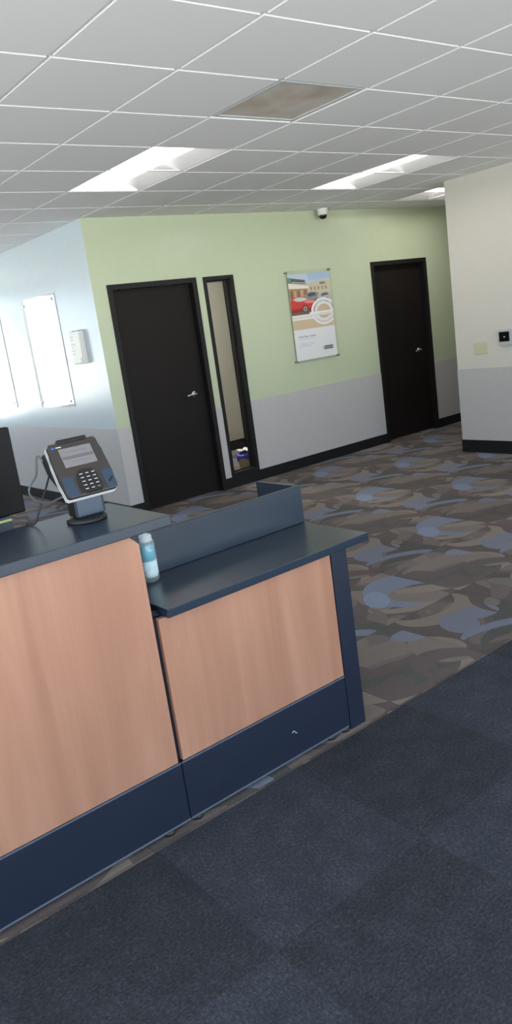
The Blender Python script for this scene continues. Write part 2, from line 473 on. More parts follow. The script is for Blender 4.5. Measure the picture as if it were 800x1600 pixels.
# baseboards
def base_run(name, boxes):
    bm = new()
    for b in boxes: add_box(bm, *b, .003, 2)
    struct(name, bm, M['black_base'])
bt_ = .010
base_run('baseboard_back', [(BW-bt_, D1[0], GW-bt_, GW, 0, BASE), (D1[1], D2[0], GW-bt_, GW, 0, BASE), (D2[1], XR, GW-bt_, GW, 0, BASE)])
base_run('baseboard_side', [(BW-bt_, BW, GW, YB, 0, BASE)])
base_run('baseboard_right', [(CW-bt_, CW, YF, CE+bt_, 0, .135), (CW, XR, CE, CE+bt_, 0, .135)])
base_run('baseboard_office', [(BW+.12, 6.46, OY-bt_, OY, 0, .135)])

# ------------------------------------------------------------------ doors and sidelight
def lever(bm, x, y, z, sgn, L=.11):
    R = Matrix.Translation((x, y, z)) @ Matrix.Rotation(PI/2, 4, 'X')
    add_lathe(bm, [(0, 0), (.034, 0), (.034, .006), (.028, .012), (.013, .014), (.013, .050), (0, .050)], seg=24, mtx=R)
    add_tube(bm, spline([(x, y-.048, z), (x+sgn*.02, y-.054, z+.002), (x+sgn*.06, y-.052, z+.004), (x+sgn*L, y-.044, z-.004)], 6), .0095, 12)
    return bm

def make_door(name, x0, x1, ztop, hx):
    fw, d = .050, .100
    bm = new(); yl = GW+.055
    add_box(bm, x0+fw+.003, x1-fw-.003, yl, yl+.044, .010, ztop-fw-.003, .002, 1)
    dr = struct(name, bm, M['door'], (x0+fw, yl, 0))
    fb = new()
    for a, b in ((x0, x0+fw), (x1-fw, x1)): add_box(fb, a, b, GW-.014, GW+.112, 0, ztop, .003, 2)
    add_box(fb, x0+fw, x1-fw, GW-.014, GW+.112, ztop-fw, ztop, .003, 2)
    for a, b in ((x0+fw, x0+fw+.012), (x1-fw-.012, x1-fw)): add_box(fb, a, b, yl+.046, yl+.056, 0, ztop-fw)   # stops
    obj('door_frame', fb, M['door_frame'], dr)
    hb = new(); lever(hb, hx, yl, 1.045, -1); h = obj('door_handle', hb, M['chrome'], dr)
    h['label'] = 'chrome lever handle'
    kb = new()
    add_lathe(kb, [(0, 0), (.006, 0), (.006, .004), (0, .004)], seg=12, mtx=Matrix.Translation((hx, yl-.050, 1.045)) @ Matrix.Rotation(PI/2, 4, 'X'))
    obj('lock_cylinder', kb, M['steel'], h)
    for z in (.25, 1.1, 1.92):
        b = new(); add_lathe(b, [(0, 0), (.007, 0), (.007, .10), (0, .10)], (x0+fw+.001, yl-.004, z), 12); obj('hinge', b, M['steel'], dr)
    return dr
make_door('door_1', D1[0], D1[1], D1[2], 4.385)
make_door('door_2', D2[0], D2[1], D2[2], 7.90)

bm = new(); x0, x1, z0, z1 = SL; fw = .038
for a, b in ((x0, x0+fw), (x1-fw, x1)): add_box(bm, a, b, GW-.014, GW+.112, z0, z1, .003, 2)
for a, b in ((z0, z0+fw), (z1-fw, z1)): add_box(bm, x0+fw, x1-fw, GW-.014, GW+.112, a, b, .003, 2)
sl = struct('window_1', bm, M['door_frame'], (x0, GW, z0))
bm = new(); add_box(bm, x0+fw, x1-fw, GW+.066, GW+.072, z0+fw, z1-fw); obj('pane', bm, M['glass'], sl)
bm = new()
for yy in (GW+.054, GW+.072):
    for a, b in ((x0+fw, x0+fw+.012), (x1-fw-.012, x1-fw)): add_box(bm, a, b, yy, yy+.012, z0+fw, z1-fw)
    for a, b in ((z0+fw, z0+fw+.012), (z1-fw-.012, z1-fw)): add_box(bm, x0+fw+.012, x1-fw-.012, yy, yy+.012, a, b)
obj('glazing_bead', bm, M['door_frame'], sl)

# outer windows: aluminium frames and panes (behind the viewer and in the area left of the blue wall; left-wall ones are added)
def outer_window(name, y, a0, a1, z0, z1):
    bm = new(); f = .05
    for a, b in ((a0, a0+f), (a1-f, a1)): add_box(bm, a, b, y, y+.12, z0, z1)
    for a, b in ((z0, z0+f), (z1-f, z1)): add_box(bm, a0+f, a1-f, y, y+.12, a, b)
    o = struct(name, bm, M['steel'], (a0, y, z0))
    bm = new(); add_box(bm, a0+f, a1-f, y+.055, y+.061, z0+f, z1-f); obj('pane', bm, M['glass'], o)
k = 2
for w in FW: outer_window('window_%d' % k, YF-.12, *w); k += 1
for w in BWN: outer_window('window_%d' % k, YB, *w); k += 1
for a0, a1, z0, z1 in ADDED_LWN:  # the added left-wall windows
    bm = new(); f = .05; x = XL-.12
    for a, b in ((a0, a0+f), (a1-f, a1)): add_box(bm, x, x+.12, a, b, z0, z1)
    for a, b in ((z0, z0+f), (z1-f, z1)): add_box(bm, x, x+.12, a0+f, a1-f, a, b)
    o = struct('window_%d' % k, bm, M['steel'], (x, a0, z0))
    bm = new(); add_box(bm, x+.055, x+.061, a0+f, a1-f, z0+f, z1-f); obj('pane', bm, M['glass'], o); k += 1

# ------------------------------------------------------------------ ceiling fittings
def troffer(i, j, along, label, lens, group):
    """2 x 4 ft recessed troffer: sloped long sides, lit lens between; (i,j) = first cell"""
    w, L = (T, 2*T) if along == 'y' else (2*T, T)
    x0, y0 = GX+i*T, GY+j*T; cx, cy = x0+w/2, y0+L/2
    t = thing('ceiling_light', label, 'light', (cx, cy, ZC), group)
    hw, hl, ins, up = T/2-.010, T-.010, .115, .065
    R = Matrix.Translation((cx, cy, ZC)) @ (Matrix.Identity(4) if along == 'y' else Matrix.Rotation(PI/2, 4, 'Z'))
    bm = new(); th = .004
    for s in (-1, 1):      # sloped reflectors
        pts = [(s*hw, .004), (s*(hw-ins), up), (s*(hw-ins), up+th), (s*(hw+.002), .004+th)]
        add_prism(bm, pts, 'y', -hl, hl, mtx=R)
    obj('reflector', bm, M['reflector'], t)
    bm = new()
    for s in (-1, 1): add_box(bm, -hw, hw, s*hl-.002, s*hl+.002, .004, up+.012, mtx=R)
    add_box(bm, -hw+ins-.01, hw-ins+.01, -hl, hl, up+.012, up+.05, mtx=R)
    obj('housing', bm, M['white_paint'], t)
    bm = new(); n = 14     # slightly bowed lens
    for a in range(n):
        u0, u1 = -1+2*a/n, -1+2*(a+1)/n; q = hw-ins
        f = bm.faces.new([bm.verts.new(R @ Vector((u*q, y, up+.004-.022*(1-u*u)))) for u, y in ((u0, -hl+.004), (u1, -hl+.004), (u1, hl-.004), (u0, hl-.004))]); f.smooth = True
    bmesh.ops.remove_doubles(bm, verts=bm.verts, dist=.0005)
    obj('lens', bm, lens, t)
    return t
g = 'recessed ceiling lights'
troffer(2, 2, 'y', 'lit ceiling light nearest the blue wall, left of the other two', M['lens'], g)
troffer(6, 2, 'y', 'lit ceiling light over the middle of the room, in line with the dome camera', M['lens'], g)
troffer(9, 4, 'x', 'lit ceiling light partly cut off by the end of the cream wall', M['lens'], g)
troffer(5, 8, 'y', 'added unseen ceiling light inside the office behind the green wall', M['added_office_lens'], g)  # unseen lamp added to brighten the office wall

cx, cy = GX+2.5*T, GY+.5*T
t = thing('return_air_grille', 'stained brown square air grille set in the ceiling grid', 'vent', (cx, cy, ZC))
bm = new(); a = T/2-.013
add_box(bm, cx-a+.02, cx+a-.02, cy-a+.02, cy+a-.02, ZC+.006, ZC+.010); obj('perforated_panel', bm, M['vent'], t)
bm = new()
for s in (-1, 1):
    add_box(bm, cx+s*(a-.011)-.011, cx+s*(a-.011)+.011, cy-a, cy+a, ZC+.001, ZC+.012, .002, 1)
    add_box(bm, cx-a+.022, cx+a-.022, cy+s*(a-.011)-.011, cy+s*(a-.011)+.011, ZC+.001, ZC+.012, .002, 1)
obj('frame', bm, M['light_grey_plastic'], t)

t = thing('dome_camera', 'white dome security camera on the ceiling above the green wall', 'camera', (6.31, 6.46, ZC))
bm = new(); add_lathe(bm, [(0, -.0005), (.062, -.0005), (.062, -.012), (.056, -.022), (.054, -.060), (.046, -.068), (0, -.068)], (6.31, 6.46, ZC), 32); obj('housing', bm, M['white_plastic'], t)
bm = new(); add_lathe(bm, [(.044, -.066), (.044, -.078), (.038, -.094), (.024, -.106), (0, -.111)], (6.31, 6.46, ZC), 32); h = obj('dome', bm, M['screen_black'], t)

# ------------------------------------------------------------------ reception desk
FY = 2.105            # front plane
KT = .236             # top of the kick panel
SEAM = 1.112
XD = -.75
# tall unit
t = thing('reception_counter', 'tall wood-fronted reception counter with black top carrying the card terminal', 'counter', (.2, 2.35, 0))
bm = new()
ch = .034
add_prism(bm, [(XD, KT+.004), (1.102, KT+.004), (1.102, 1.050-ch), (1.102-ch, 1.050), (XD, 1.050)], 'y', FY, FY+.020, .0012)
o = obj('front_panel', bm, M['wood'], t); o['label'] = 'pear-wood front panel'
bm = new(); add_box(bm, XD, SEAM-.002, FY-.002, FY+.020, .022, KT-.002, .0015, 1); obj('kick_panel', bm, M['kick'], t)
bm = new(); add_box(bm, XD, SEAM-.002, FY-.004, FY+.002, KT-.003, KT+.002, .0008, 1); add_box(bm, XD, SEAM-.002, FY-.005, FY+.0, .018, .024, .001, 1)
o = obj('edge_trim', bm, M['edge_trim'], t); o['label'] = 'pale edge strips above and below the kick panel'
bm = new(); add_box(bm, XD, 1.213, 2.074, 2.495, 1.052, 1.086, .0025, 2); obj('countertop', bm, M['laminate'], t)
bm = new(); add_box(bm, SEAM-.022, SEAM-.002, FY+.021, 2.45, .022, 1.052, .001, 1); obj('end_panel', bm, M['kick'], t)
bm = new(); add_box(bm, XD, SEAM-.023, FY+.021, FY+.040, .022, 1.052); obj('backing_panel', bm, M['kick'], t)
for x in (-.4, .35, 1.030):
    bm = new(); add_lathe(bm, [(0, 0), (.024, 0), (.024, .010), (.010, .013), (.010, .022), (0, .022)], (x, 2.125, 0), 16); obj('leveling_foot', bm, M['black_plastic'], t)
t = thing('staff_desk', 'low black work surface behind the tall counter holding the computer monitor', 'desk', (.2, 2.8, 0))
bm = new(); add_box(bm, XD, SEAM-.023, 2.50, 3.12, .725, .757, .002, 1); obj('worktop', bm, M['laminate'], t)
bm = new(); add_box(bm, XD, XD+.02, 2.505, 3.10, .0, .725); obj('side_panel', bm, M['kick'], t)
for x in (-.55, 1.03):
    bm = new(); add_box(bm, x-.02, x+.02, 3.02, 3.06, 0, .725, .002, 1); obj('leg', bm, M['kick'], t)

# low unit
t = thing('service_counter', 'low wood-fronted desk section with overhanging black top and dark screen', 'counter', (1.55, 2.35, 0))
bm = new(); add_box(bm, 1.122, 1.893, FY, FY+.020, KT+.004, .753, .0012, 1); o = obj('front_panel', bm, M['wood2'], t); o['label'] = 'pear-wood front panel'
bm = new(); add_box(bm, SEAM+.002, 1.893, FY-.002, FY+.020, .022, KT-.002, .0015, 1); obj('kick_panel', bm, M['kick'], t)
bm = new(); add_box(bm, SEAM+.002, 1.893, FY-.004, FY+.002, KT-.003, KT+.002, .0008, 1); add_box(bm, SEAM+.002, 1.885, FY-.005, FY, .018, .024, .001, 1)
o = obj('edge_trim', bm, M['edge_trim'], t); o['label'] = 'pale edge strips above and below the kick panel'
bm = new(); add_box(bm, 1.897, 1.980, FY-.003, 2.70, 0, .755, .002, 1); obj('end_panel', bm, M['kick'], t)
bm = new(); add_box(bm, SEAM+.002, 1.896, FY+.021, FY+.036, .022, .754); obj('backing_panel', bm, M['kick'], t)
bm = new(); add_box(bm, 1.143, 2.083, 2.076, 2.760, .755, .786, .0025, 2); obj('worktop', bm, M['laminate'], t)
bm = new(); add_box(bm, SEAM+.002, 1.1425, FY+.037, 2.70, 0, .770, .001, 1); obj('side_panel', bm, M['kick'], t)
for x in (1.148, 1.800, 1.878):
    bm = new(); add_lathe(bm, [(0, 0), (.022, 0), (.022, .010), (.010, .013), (.010, .022), (0, .022)], (x, 2.125, 0), 16); obj('leveling_foot', bm, M['black_plastic'], t)
bm = new(); add_box(bm, 1.225, 2.083, 2.448, 2.468, .786, .948, .002, 1); s = obj('privacy_screen', bm, M['laminate'], t)
bm = new(); add_box(bm, 2.063, 2.083, 2.4685, 2.730, .786, .948, .002, 1); obj('screen_return', bm, M['laminate'], s)

# ------------------------------------------------------------------ card terminal
t = thing('card_terminal', 'card payment terminal on a swivel stand on the tall counter', 'card terminal', (1.045, 2.325, 1.086))
bx, by, bz = 1.045, 2.325, 1.086
bm = new(); add_lathe(bm, [(0, 0), (.066, 0), (.067, .004), (.064, .012), (.050, .016), (.020, .017), (0, .017)], (bx, by, bz), 48); obj('base_plate', bm, M['black_plastic'], t)
bm = new(); add_box(bm, bx-.040, bx+.056, by-.030, by+.030, bz+.016, bz+.105, .007, 3); obj('stand', bm, M['grey_plastic'], t)
bm = new(); add_box(bm, bx-.045, bx-.0395, by-.024, by+.032, bz+.020, bz+.110, .002, 2); obj('stand_bracket', bm, M['black_plastic'], t)
bm = new(); add_box(bm, bx+.0555, bx+.061, by-.024, by+.032, bz+.020, bz+.110, .002, 2); obj('stand_bracket', bm, M['black_plastic'], t)
# face frame: local X right, Y up along the face, Z out of the face
tilt = math.radians(58)     # angle of the face from horizontal
F = Matrix.Translation((1.062, 2.266, 1.180)) @ Matrix.Rotation(tilt, 4, 'X')
F = F @ Matrix.Diagonal((1.10, 1.04, 1.06, 1))
def rr(x0, x1, y0, y1, r, n=6):
    out = []
    for cx, cy, a in ((x1-r, y0+r, -PI/2), (x1-r, y1-r, 0), (x0+r, y1-r, PI/2), (x0+r, y0+r, PI)):
        for k in range(n+1): out.append((cx+r*math.cos(a+k*PI/2/n), cy+r*math.sin(a+k*PI/2/n)))
    return out
# outline narrower at keypad end
body = [(-.074, 0), (.074, 0), (.081, .006), (.084, .060), (.083, .120), (.079, .140), (.079, .182), (.072, .190), (-.072, .190), (-.079, .182), (-.079, .140), (-.083, .120), (-.084, .060), (-.081, .006)]
bm = new(); add_prism(bm, body, 'z', -.018, 0, .003, mtx=F); hs = obj('housing', bm, M['dark_plastic'], t)
def inset(p, d): return [(x*(1-d), .095+(y-.095)*(1-d)) for x, y in p]
bm = new(); add_prism(bm, inset(body, -.018), 'z', -.0225, -.0185, .001, mtx=F); o = obj('bezel_trim', bm, M['silver'], hs); o['label'] = 'bright trim line round the housing'
bm = new(); add_prism(bm, inset(body, .01), 'z', -.030, -.023, .002, mtx=F); obj('lower_shell', bm, M['black_plastic'], hs)
bm = new(); add_prism(bm, inset(body, -.010), 'z', -.0335, -.0305, .001, mtx=F); o = obj('shell_trim', bm, M['silver'], hs); o['label'] = 'second bright trim line'
# rear wedge body, deepest at the top
bm = new(); add_prism(bm, [(.050, -.034), (.178, -.034), (.185, -.050), (.176, -.072), (.120, -.074), (.070, -.050)], 'x', -.083, .080, .004, mtx=F); obj('rear_housing', bm, M['black_plastic'], t)
bm = new(); add_box(bm, -.035, .035, .020, .075, -.070, -.032, .004, 2, mtx=F); obj('mounting_neck', bm, M['black_plastic'], t)
# side plates of the keypad end, slate coloured
bm = new()
add_prism(bm, [(-.072, .004), (-.046, .004), (-.046, .068), (-.081, .070), (-.080, .010)], 'z', .0002, .002, mtx=F); o = obj('side_plate', bm, M['grey_plastic'], hs); o['label'] = 'slate blue plate left of the keypad'
bm = new(); add_prism(bm, [(.046, .004), (.072, .004), (.080, .010), (.081, .070), (.046, .068)], 'z', .0002, .002, mtx=F); o = obj('side_plate', bm, M['grey_plastic'], hs); o['label'] = 'slate blue plate right of the keypad'
bm = new(); add_prism(bm, rr(-.052, .052, .100, .166, .002), 'z', .0002, .0022, mtx=F); sc = obj('screen', bm, plain('grey_lcd', (.20, .19, .205), .5, spec=.2), t)
bm = new()
add_box(bm, -.050, .050, .127, .137, .0023, .0027, mtx=F); obj('screen_banner', bm, plain('grey_lcd_band', (.13, .122, .132), .5, spec=.2), sc)
bm = new()
for k in range(16): add_box(bm, -.046+k*.0058, -.042+k*.0058, .1305, .1335, .0028, .0031, mtx=F)
add_box(bm, -.035, .035, .150, .153, .0024, .0026, mtx=F); add_box(bm, -.025, .03, .115, .117, .0024, .0026, mtx=F)
obj('screen_lines', bm, plain('grey_lcd_text', (.14, .14, .16), .4), sc)
bm = new(); add_lathe(bm, [(0, 0), (.006, 0), (.006, .001), (0, .001)], (0, 0, 0), 16, sy=.7, mtx=F @ Matrix.Translation((-.064, .174, .0002))); o = obj('blue_mark', bm, plain('blue_mark_print', (.02, .12, .40), .4), hs)
bm = new(); add_box(bm, -.056, -.038, .1725, .1755, .0002, .0008, mtx=F); obj('badge', bm, M['key_white'], hs)
# keypad: rounded black well + keys in 3 columns and 5 rows
bm = new()
kp = [(-.034, .008), (.034, .008), (.036, .030), (.034, .060), (.028, .074), (.018, .083), (0, .086), (-.018, .083), (-.028, .074), (-.034, .060), (-.036, .030)]
add_prism(bm, kp, 'z', .0002, .003, .001, mtx=F); kpad = obj('keypad', bm, M['black_plastic'], t)
for r in range(5):
    for c in range(3):
        x, y = (c-1)*.0195, .068-r*.0130
        bm = new(); add_box(bm, x-.0075, x+.0075, y-.004, y+.004, .003, .0055, .0012, 1, mtx=F)
        key = obj('key', bm, M['black_plastic'], kpad)
        gm = M['key_green'] if (r == 4 and c == 2) else M['key_white']
        bm = new(); add_box(bm, x-.004, x+.003, y-.0012, y+.0012, .0056, .0059, mtx=F); add_box(bm, x+.0035, x+.0055, y-.0018, y+.0018, .0056, .0059, mtx=F)
        # legend printed on the key is part of the key's own mesh
        me2 = bpy.data.meshes.new('legend'); bmesh.ops.translate(bm, verts=bm.verts, vec=-world_loc(key)); bm.to_mesh(me2); bm.free()
        b2 = new(); b2.from_mesh(key.data); n0 = len(b2.faces); b2.from_mesh(me2)
        b2.faces.ensure_lookup_table()
        for f in b2.faces[n0:]: f.material_index = 1
        b2.to_mesh(key.data); b2.free(); key.data.materials.append(gm); bpy.data.meshes.remove(me2)
bm = new(); add_box(bm, -.026, .026, .002, .0065, .0002, .003, .001, 1, mtx=F); obj('card_slot', bm, M['screen_black'], t)
bm = new(); add_box(bm, -.046, .050, .184, .199, -.016, .004, .004, 3, mtx=F); obj('stylus_tray', bm, M['black_plastic'], t)
bm = new(); add_box(bm, -.010, .010, -.003, .003, -.001, .001, mtx=F @ Matrix.Translation((.066, .030, .0032)) @ Matrix.Rotation(.75, 4, 'Z')); obj('swipe_mark', bm, M['black_plastic'], hs)
# cords
CA = [(.962, 2.43, 1.312), (.944, 2.425, 1.255), (.918, 2.42, 1.228), (.907, 2.42, 1.204), (.922, 2.42, 1.174), (.967, 2.42, 1.154), (1.00, 2.41, 1.162), (1.045, 2.360, 1.180)]
CB = [(1.000, 2.44, 1.245), (.968, 2.44, 1.191), (.938, 2.44, 1.139), (.920, 2.445, 1.100), (.912, 2.460, 1.0905), (.902, 2.492, 1.0895)]
bm = new()
P0 = F @ Vector((-.075, .150, -.060))
add_tube(bm, spline([P0]+CA, 8), .0036, 8)
o = obj('power_cord', bm, plain('grey_cord', (.09, .095, .10), .5), t); o['label'] = 'grey cord looping from the upper back to the stand'
bm = new(); P1 = F @ Vector((-.070, .085, -.062))
add_tube(bm, spline([P1]+CB, 8), .0032, 8)
o = obj('data_cord', bm, M['black_plastic'], t); o['label'] = 'black cord running down to the counter back edge'

# ------------------------------------------------------------------ monitor behind the counter
t = thing('computer_monitor', 'black computer monitor cut by the left picture edge behind the counter', 'monitor', (.82, 3.0, .757))
bm = new(); add_box(bm, .545, 1.092, 2.985, 3.028, 1.035, 1.378, .006, 3); obj('screen_housing', bm, M['monitor_plastic'], t)
bm = new(); add_box(bm, .60, .98, 2.962, 2.986, 1.09, 1.33, .010, 3); obj('rear_bulge', bm, M['monitor_plastic'], t)
bm = new(); add_box(bm, .555, 1.082, 3.0285, 3.031, 1.06, 1.368); obj('screen', bm, M['screen_black'], t)
bm = new(); add_box(bm, .70, 1.020, 2.970, 3.000, .769, 1.036, .004, 2); obj('stand_neck', bm, M['grey_plastic'], t)
bm = new(); add_box(bm, .70, 1.022, 2.966, 3.004, 1.016, 1.026, .002, 1); o = obj('stand_reflection', bm, M['lime'], t); o['label'] = 'yellow-green reflection built as a strip under the screen'  # coloured strip stands in for a reflection on the stand hinge
bm = new(); add_box(bm, .66, 1.035, 2.90, 3.10, .757, .770, .004, 2); obj('stand_foot', bm, M['black_plastic'], t)

# ------------------------------------------------------------------ bottle on the low counter
bxx, byy, bzz = 1.276, 2.385, .786
t = thing('sanitizer_bottle', 'clear plastic bottle with teal and pale label at the counter step', 'bottle', (bxx, byy, bzz))
bm = new(); add_lathe(bm, [(0, .001), (.020, 0), (.028, .006), (.031, .020), (.031, .140), (.028, .152), (.020, .160), (.018, .163)], (bxx, byy, bzz), 32, sy=.8); obj('body', bm, M['clear_plastic'], t)
bm = new(); add_lathe(bm, [(.0275, .080), (.0275, .138)], (bxx, byy, bzz), 32, sy=.8); o = obj('label', bm, M['teal'], t); o['label'] = 'teal upper label'
bm = new(); add_lathe(bm, [(0, .016), (.024, .018), (.0278, .028), (.0282, .079), (0, .079)], (bxx, byy, bzz), 32, sy=.8); o = obj('contents', bm, M['paleblue'], t); o['label'] = 'pale blue and white lower half'
bm = new(); add_tube(bm, spline([(bxx-.010, byy-.0262, bzz+.122), (bxx-.003, byy-.0275, bzz+.119), (bxx+.006, byy-.0275, bzz+.1225)], 4), .0012, 6); obj('white_mark', bm, M['white_print'], t)
bm = new(); add_lathe(bm, [(0, .150), (.0245, .150), (.025, .156), (.024, .158), (.024, .172), (.021, .176), (.009, .177), (.008, .184), (0, .185)], (bxx, byy, bzz), 24, sy=.85); obj('cap', bm, M['clear_cap'], t)

# ------------------------------------------------------------------ wall fittings
def standoff(bm, p, axis, d):
    R = Matrix.Translation(p) @ (Matrix.Rotation(PI/2, 4, 'X') if axis == 'y' else Matrix.Rotation(-PI/2, 4, 'Y'))
    add_lathe(bm, [(0, 0), (.010, 0), (.010, d), (.0125, d+.001), (.0125, d+.006), (.010, d+.008), (0, d+.008)], seg=20, mtx=R)

# blue-wall acrylic panels
def wall_panel(y0, y1, z0, z1, label):
    t = thing('acrylic_sign_panel', label, 'sign panel', (BW, (y0+y1)/2, z0), 'acrylic panels on the blue wall')
    bm = new(); add_prism(bm, [(y, z) for y, z in rr(y0, y1, z0, z1, .012)], 'x', BW-.0065, BW-.0025); obj('backing_sheet', bm, M['white_print'], t)
    bm = new(); add_prism(bm, [(y, z) for y, z in rr(y0, y1, z0, z1, .012)], 'x', BW-.0115, BW-.0070, .0008); obj('front_sheet', bm, M['acrylic'], t)
    for y in (y0+.06, y1-.06):
        for z in (z0+.06, z1-.06):
            bm = new(); standoff(bm, (BW, y, z), 'x', .0117); obj('standoff', bm, M['chrome'], t)
    return t
wall_panel(7.378, 8.215, 1.085, 2.225, 'white acrylic panel on the blue wall, the one beside the small wall box')
wall_panel(8.925, 9.762, 1.085, 2.225, 'white acrylic panel on the blue wall cut by the left picture edge')

t = thing('wall_box', 'slim white wall-mounted box on the pale blue wall beside the panel', 'wall box', (BW, 7.00, 1.505))
bm = new(); add_box(bm, BW-.050, BW, 6.90, 7.115, 1.505, 1.815, .006, 3); obj('body', bm, M['white_plastic'], t)
bm = new(); add_box(bm, BW-.055, BW-.0495, 6.905, 7.110, 1.512, 1.795, .003, 2); cv = obj('cover', bm, plain('ivory_plastic', (.74, .76, .68), .4), t)
bm = new()
for k, (w, z) in enumerate(((.06, 1.765), (.05, 1.735), (.075, 1.695), (.04, 1.665), (.06, 1.635), (.05, 1.605))):
    add_box(bm, BW-.0562, BW-.0550, 7.095-w, 7.095, z-.006, z+.006)
obj('faint_marks', bm, M['light_grey_plastic'], cv)
bm = new(); add_box(bm, BW-.0575, BW-.0550, 6.918, 6.962, 1.525, 1.560, .001, 1); obj('display', bm, M['screen_black'], cv)
bm = new(); add_box(bm, BW-.040, BW-.006, 6.925, 7.02, 1.8155, 1.823, .002, 1); add_box(bm, BW-.040, BW-.006, 7.05, 7.09, 1.8155, 1.823, .002, 1); obj('top_clip', bm, M['light_grey_plastic'], t)

# switch plate and thermostat on the cream wall
t = thing('light_switch', 'almond three-gang switch plate on the cream wall', 'light switch', (CW, 4.892, 1.035))
bm = new(); add_box(bm, CW-.007, CW, 4.810, 4.974, 1.034, 1.152, .003, 3); obj('plate', bm, M['almond'], t)
for y in (4.846, 4.892, 4.938):
    bm = new(); add_box(bm, CW-.009, CW-.0065, y-.006, y+.006, 1.080, 1.106, .001, 1)
    add_prism(bm, [(CW-.008, 1.090), (CW-.019, 1.097), (CW-.019, 1.102), (CW-.008, 1.101)], 'y', y-.004, y+.004, .0008); obj('toggle', bm, M['almond'], t)
for y in (4.846, 4.938):
    for z in (1.062, 1.124):
        bm = new(); add_lathe(bm, [(0, 0), (.003, 0), (.002, .001), (0, .001)], seg=10, mtx=Matrix.Translation((CW-.007, y, z)) @ Matrix.Rotation(-PI/2, 4, 'Y')); obj('screw', bm, M['almond'], t)
t = thing('thermostat', 'grey wall thermostat with a square black face on the cream wall', 'thermostat', (CW, 4.59, 1.10))
bm = new(); add_box(bm, CW-.026, CW+.0005, 4.500, 4.660, 1.105, 1.258, .005, 3); obj('housing', bm, M['light_grey_plastic'], t)
bm = new(); add_box(bm, CW-.030, CW-.0255, 4.535, 4.652, 1.142, 1.238, .002, 2); fc = obj('face', bm, M['screen_black'], t)
bm = new(); add_box(bm, CW-.0312, CW-.030, 4.582, 4.600, 1.182, 1.194, .0003, 1); obj('readout', bm, M['light_grey_plastic'], fc)

# ------------------------------------------------------------------ framed poster on the green wall
t = thing('poster', 'acrylic-mounted poster with a red car on the green wall', 'poster', (6.07, GW, 1.165))
px0, px1, pz0, pz1 = 5.757, 6.385, 1.183, 2.112
ax0, ax1, az0, az1 = 5.728, 6.410, 1.160, 2.150
YP = GW-.026
bm = new(); add_box(bm, ax0, ax1, YP-.007, YP-.003, az0, az1, .0008, 1); obj('front_sheet', bm, M['acrylic'], t)
for x in (ax0+.018, ax1-.018):
    for z in (az0+.018, az1-.018):
        bm = new(); standoff(bm, (x, GW, z), 'y', .034); obj('standoff', bm, M['steel'], t)
pm = []; pidx = {}
def pc(c):
    if c not in pidx:
        pidx[c] = len(pm); pm.append(plain('poster_ink', srgb(*c)[:3], .5))
    return pidx[c]
PW, PH = px1-px0, pz1-pz0
def PP(u, v, k): return (px0+u*PW, YP-.00008*k, pz1-v*PH)
pb = new()
def poly(pts, c, k):
    f = pb.faces.new([pb.verts.new(PP(min(max(u, 0), 1), v, k)) for u, v in pts]); f.material_index = pc(c)
def rect(u0, u1, v0, v1, c, k): poly([(u0, v0), (u1, v0), (u1, v1), (u0, v1)], c, k)
def ell(cu, cv, ru, rv, c, k, n=28, a0=0, a1=2*PI): poly([(cu+ru*math.cos(a0+(a1-a0)*i/n), cv+rv*math.sin(a0+(a1-a0)*i/n)) for i in range(n if a1-a0 > 6.28 else n+1)], c, k)
def arc(cu, cv, ru, rv, w, c, k, a0, a1, n=40):
    for i in range(n):
        p, q = a0+(a1-a0)*i/n, a0+(a1-a0)*(i+1)/n
        pts = [(cu+ru*math.cos(p), cv+rv*math.sin(p)), (cu+ru*math.cos(q), cv+rv*math.sin(q)), (cu+ru*(1-w)*math.cos(q), cv+rv*(1-w)*math.sin(q)), (cu+ru*(1-w)*math.cos(p), cv+rv*(1-w)*math.sin(p))]
        if max(x for x, _ in pts) < 1.03 and min(x for x, _ in pts) < .995: poly(pts, c, k)
add_box(pb, px0, px1, YP, YP+.003, pz0, pz1, mi=pc((232, 233, 236)))
rect(0, 1, 0, .47, (196, 188, 172), 1)                       # pavement / haze
rect(0, 1, 0, .12, (188, 205, 222), 2)                       # sky
poly([(.45, .0), (1, .0), (1, .07), (.5, .09)], (168, 192, 220), 3)
poly([(.42, .13), (.60, .10), (.86, .09), (1, .11), (1, .27), (.42, .27)], (205, 196, 172), 3)    # far building
rect(.74, .88, .115, .14, (120, 118, 105), 4)
for i in range(5): rect(.50+.09*i, .55+.09*i, .16, .20, (165, 150, 125), 4)
poly([(0, .10), (.46, .145), (.46, .175), (0, .16)], (236, 226, 208), 4)       # fascia
poly([(0, .16), (.44, .175), (.44, .30), (0, .33)], (172, 136, 104), 4)        # lit shop front
for i, h in enumerate((.04, .12, .20, .28, .36)): rect(h, h+.035, .19, .28, ((116, 84, 66), (206, 176, 140))[i % 2], 5)
poly([(.0, .035), (.40, .075), (.40, .125), (.0, .095)], (84, 88, 92), 5)      # sign band
poly([(.015, .042), (.07, .048), (.07, .095), (.015, .090)], (96, 158, 110), 6)
poly([(.38, .235), (.50, .215), (.66, .222), (.74, .26), (.78, .31), (.70, .345), (.40, .33), (.30, .30)], (140, 144, 150), 6)  # grey car
poly([(.41, .245), (.50, .225), (.60, .23), (.64, .262), (.45, .272)], (70, 76, 84), 7)
poly([(.66, .255), (.78, .235), (.92, .235), (1, .26), (1, .335), (.74, .34), (.66, .31)], (186, 184, 180), 7)                  # pale car
poly([(.74, .262), (.80, .245), (.90, .245), (.94, .27), (.76, .28)], (92, 96, 102), 8)
ell(.88, .325, .05, .026, (58, 56, 56), 8); ell(.60, .335, .05, .026, (60, 58, 58), 8)
rect(0, 1, .40, .47, (112, 92, 80), 4)                       # shaded ground
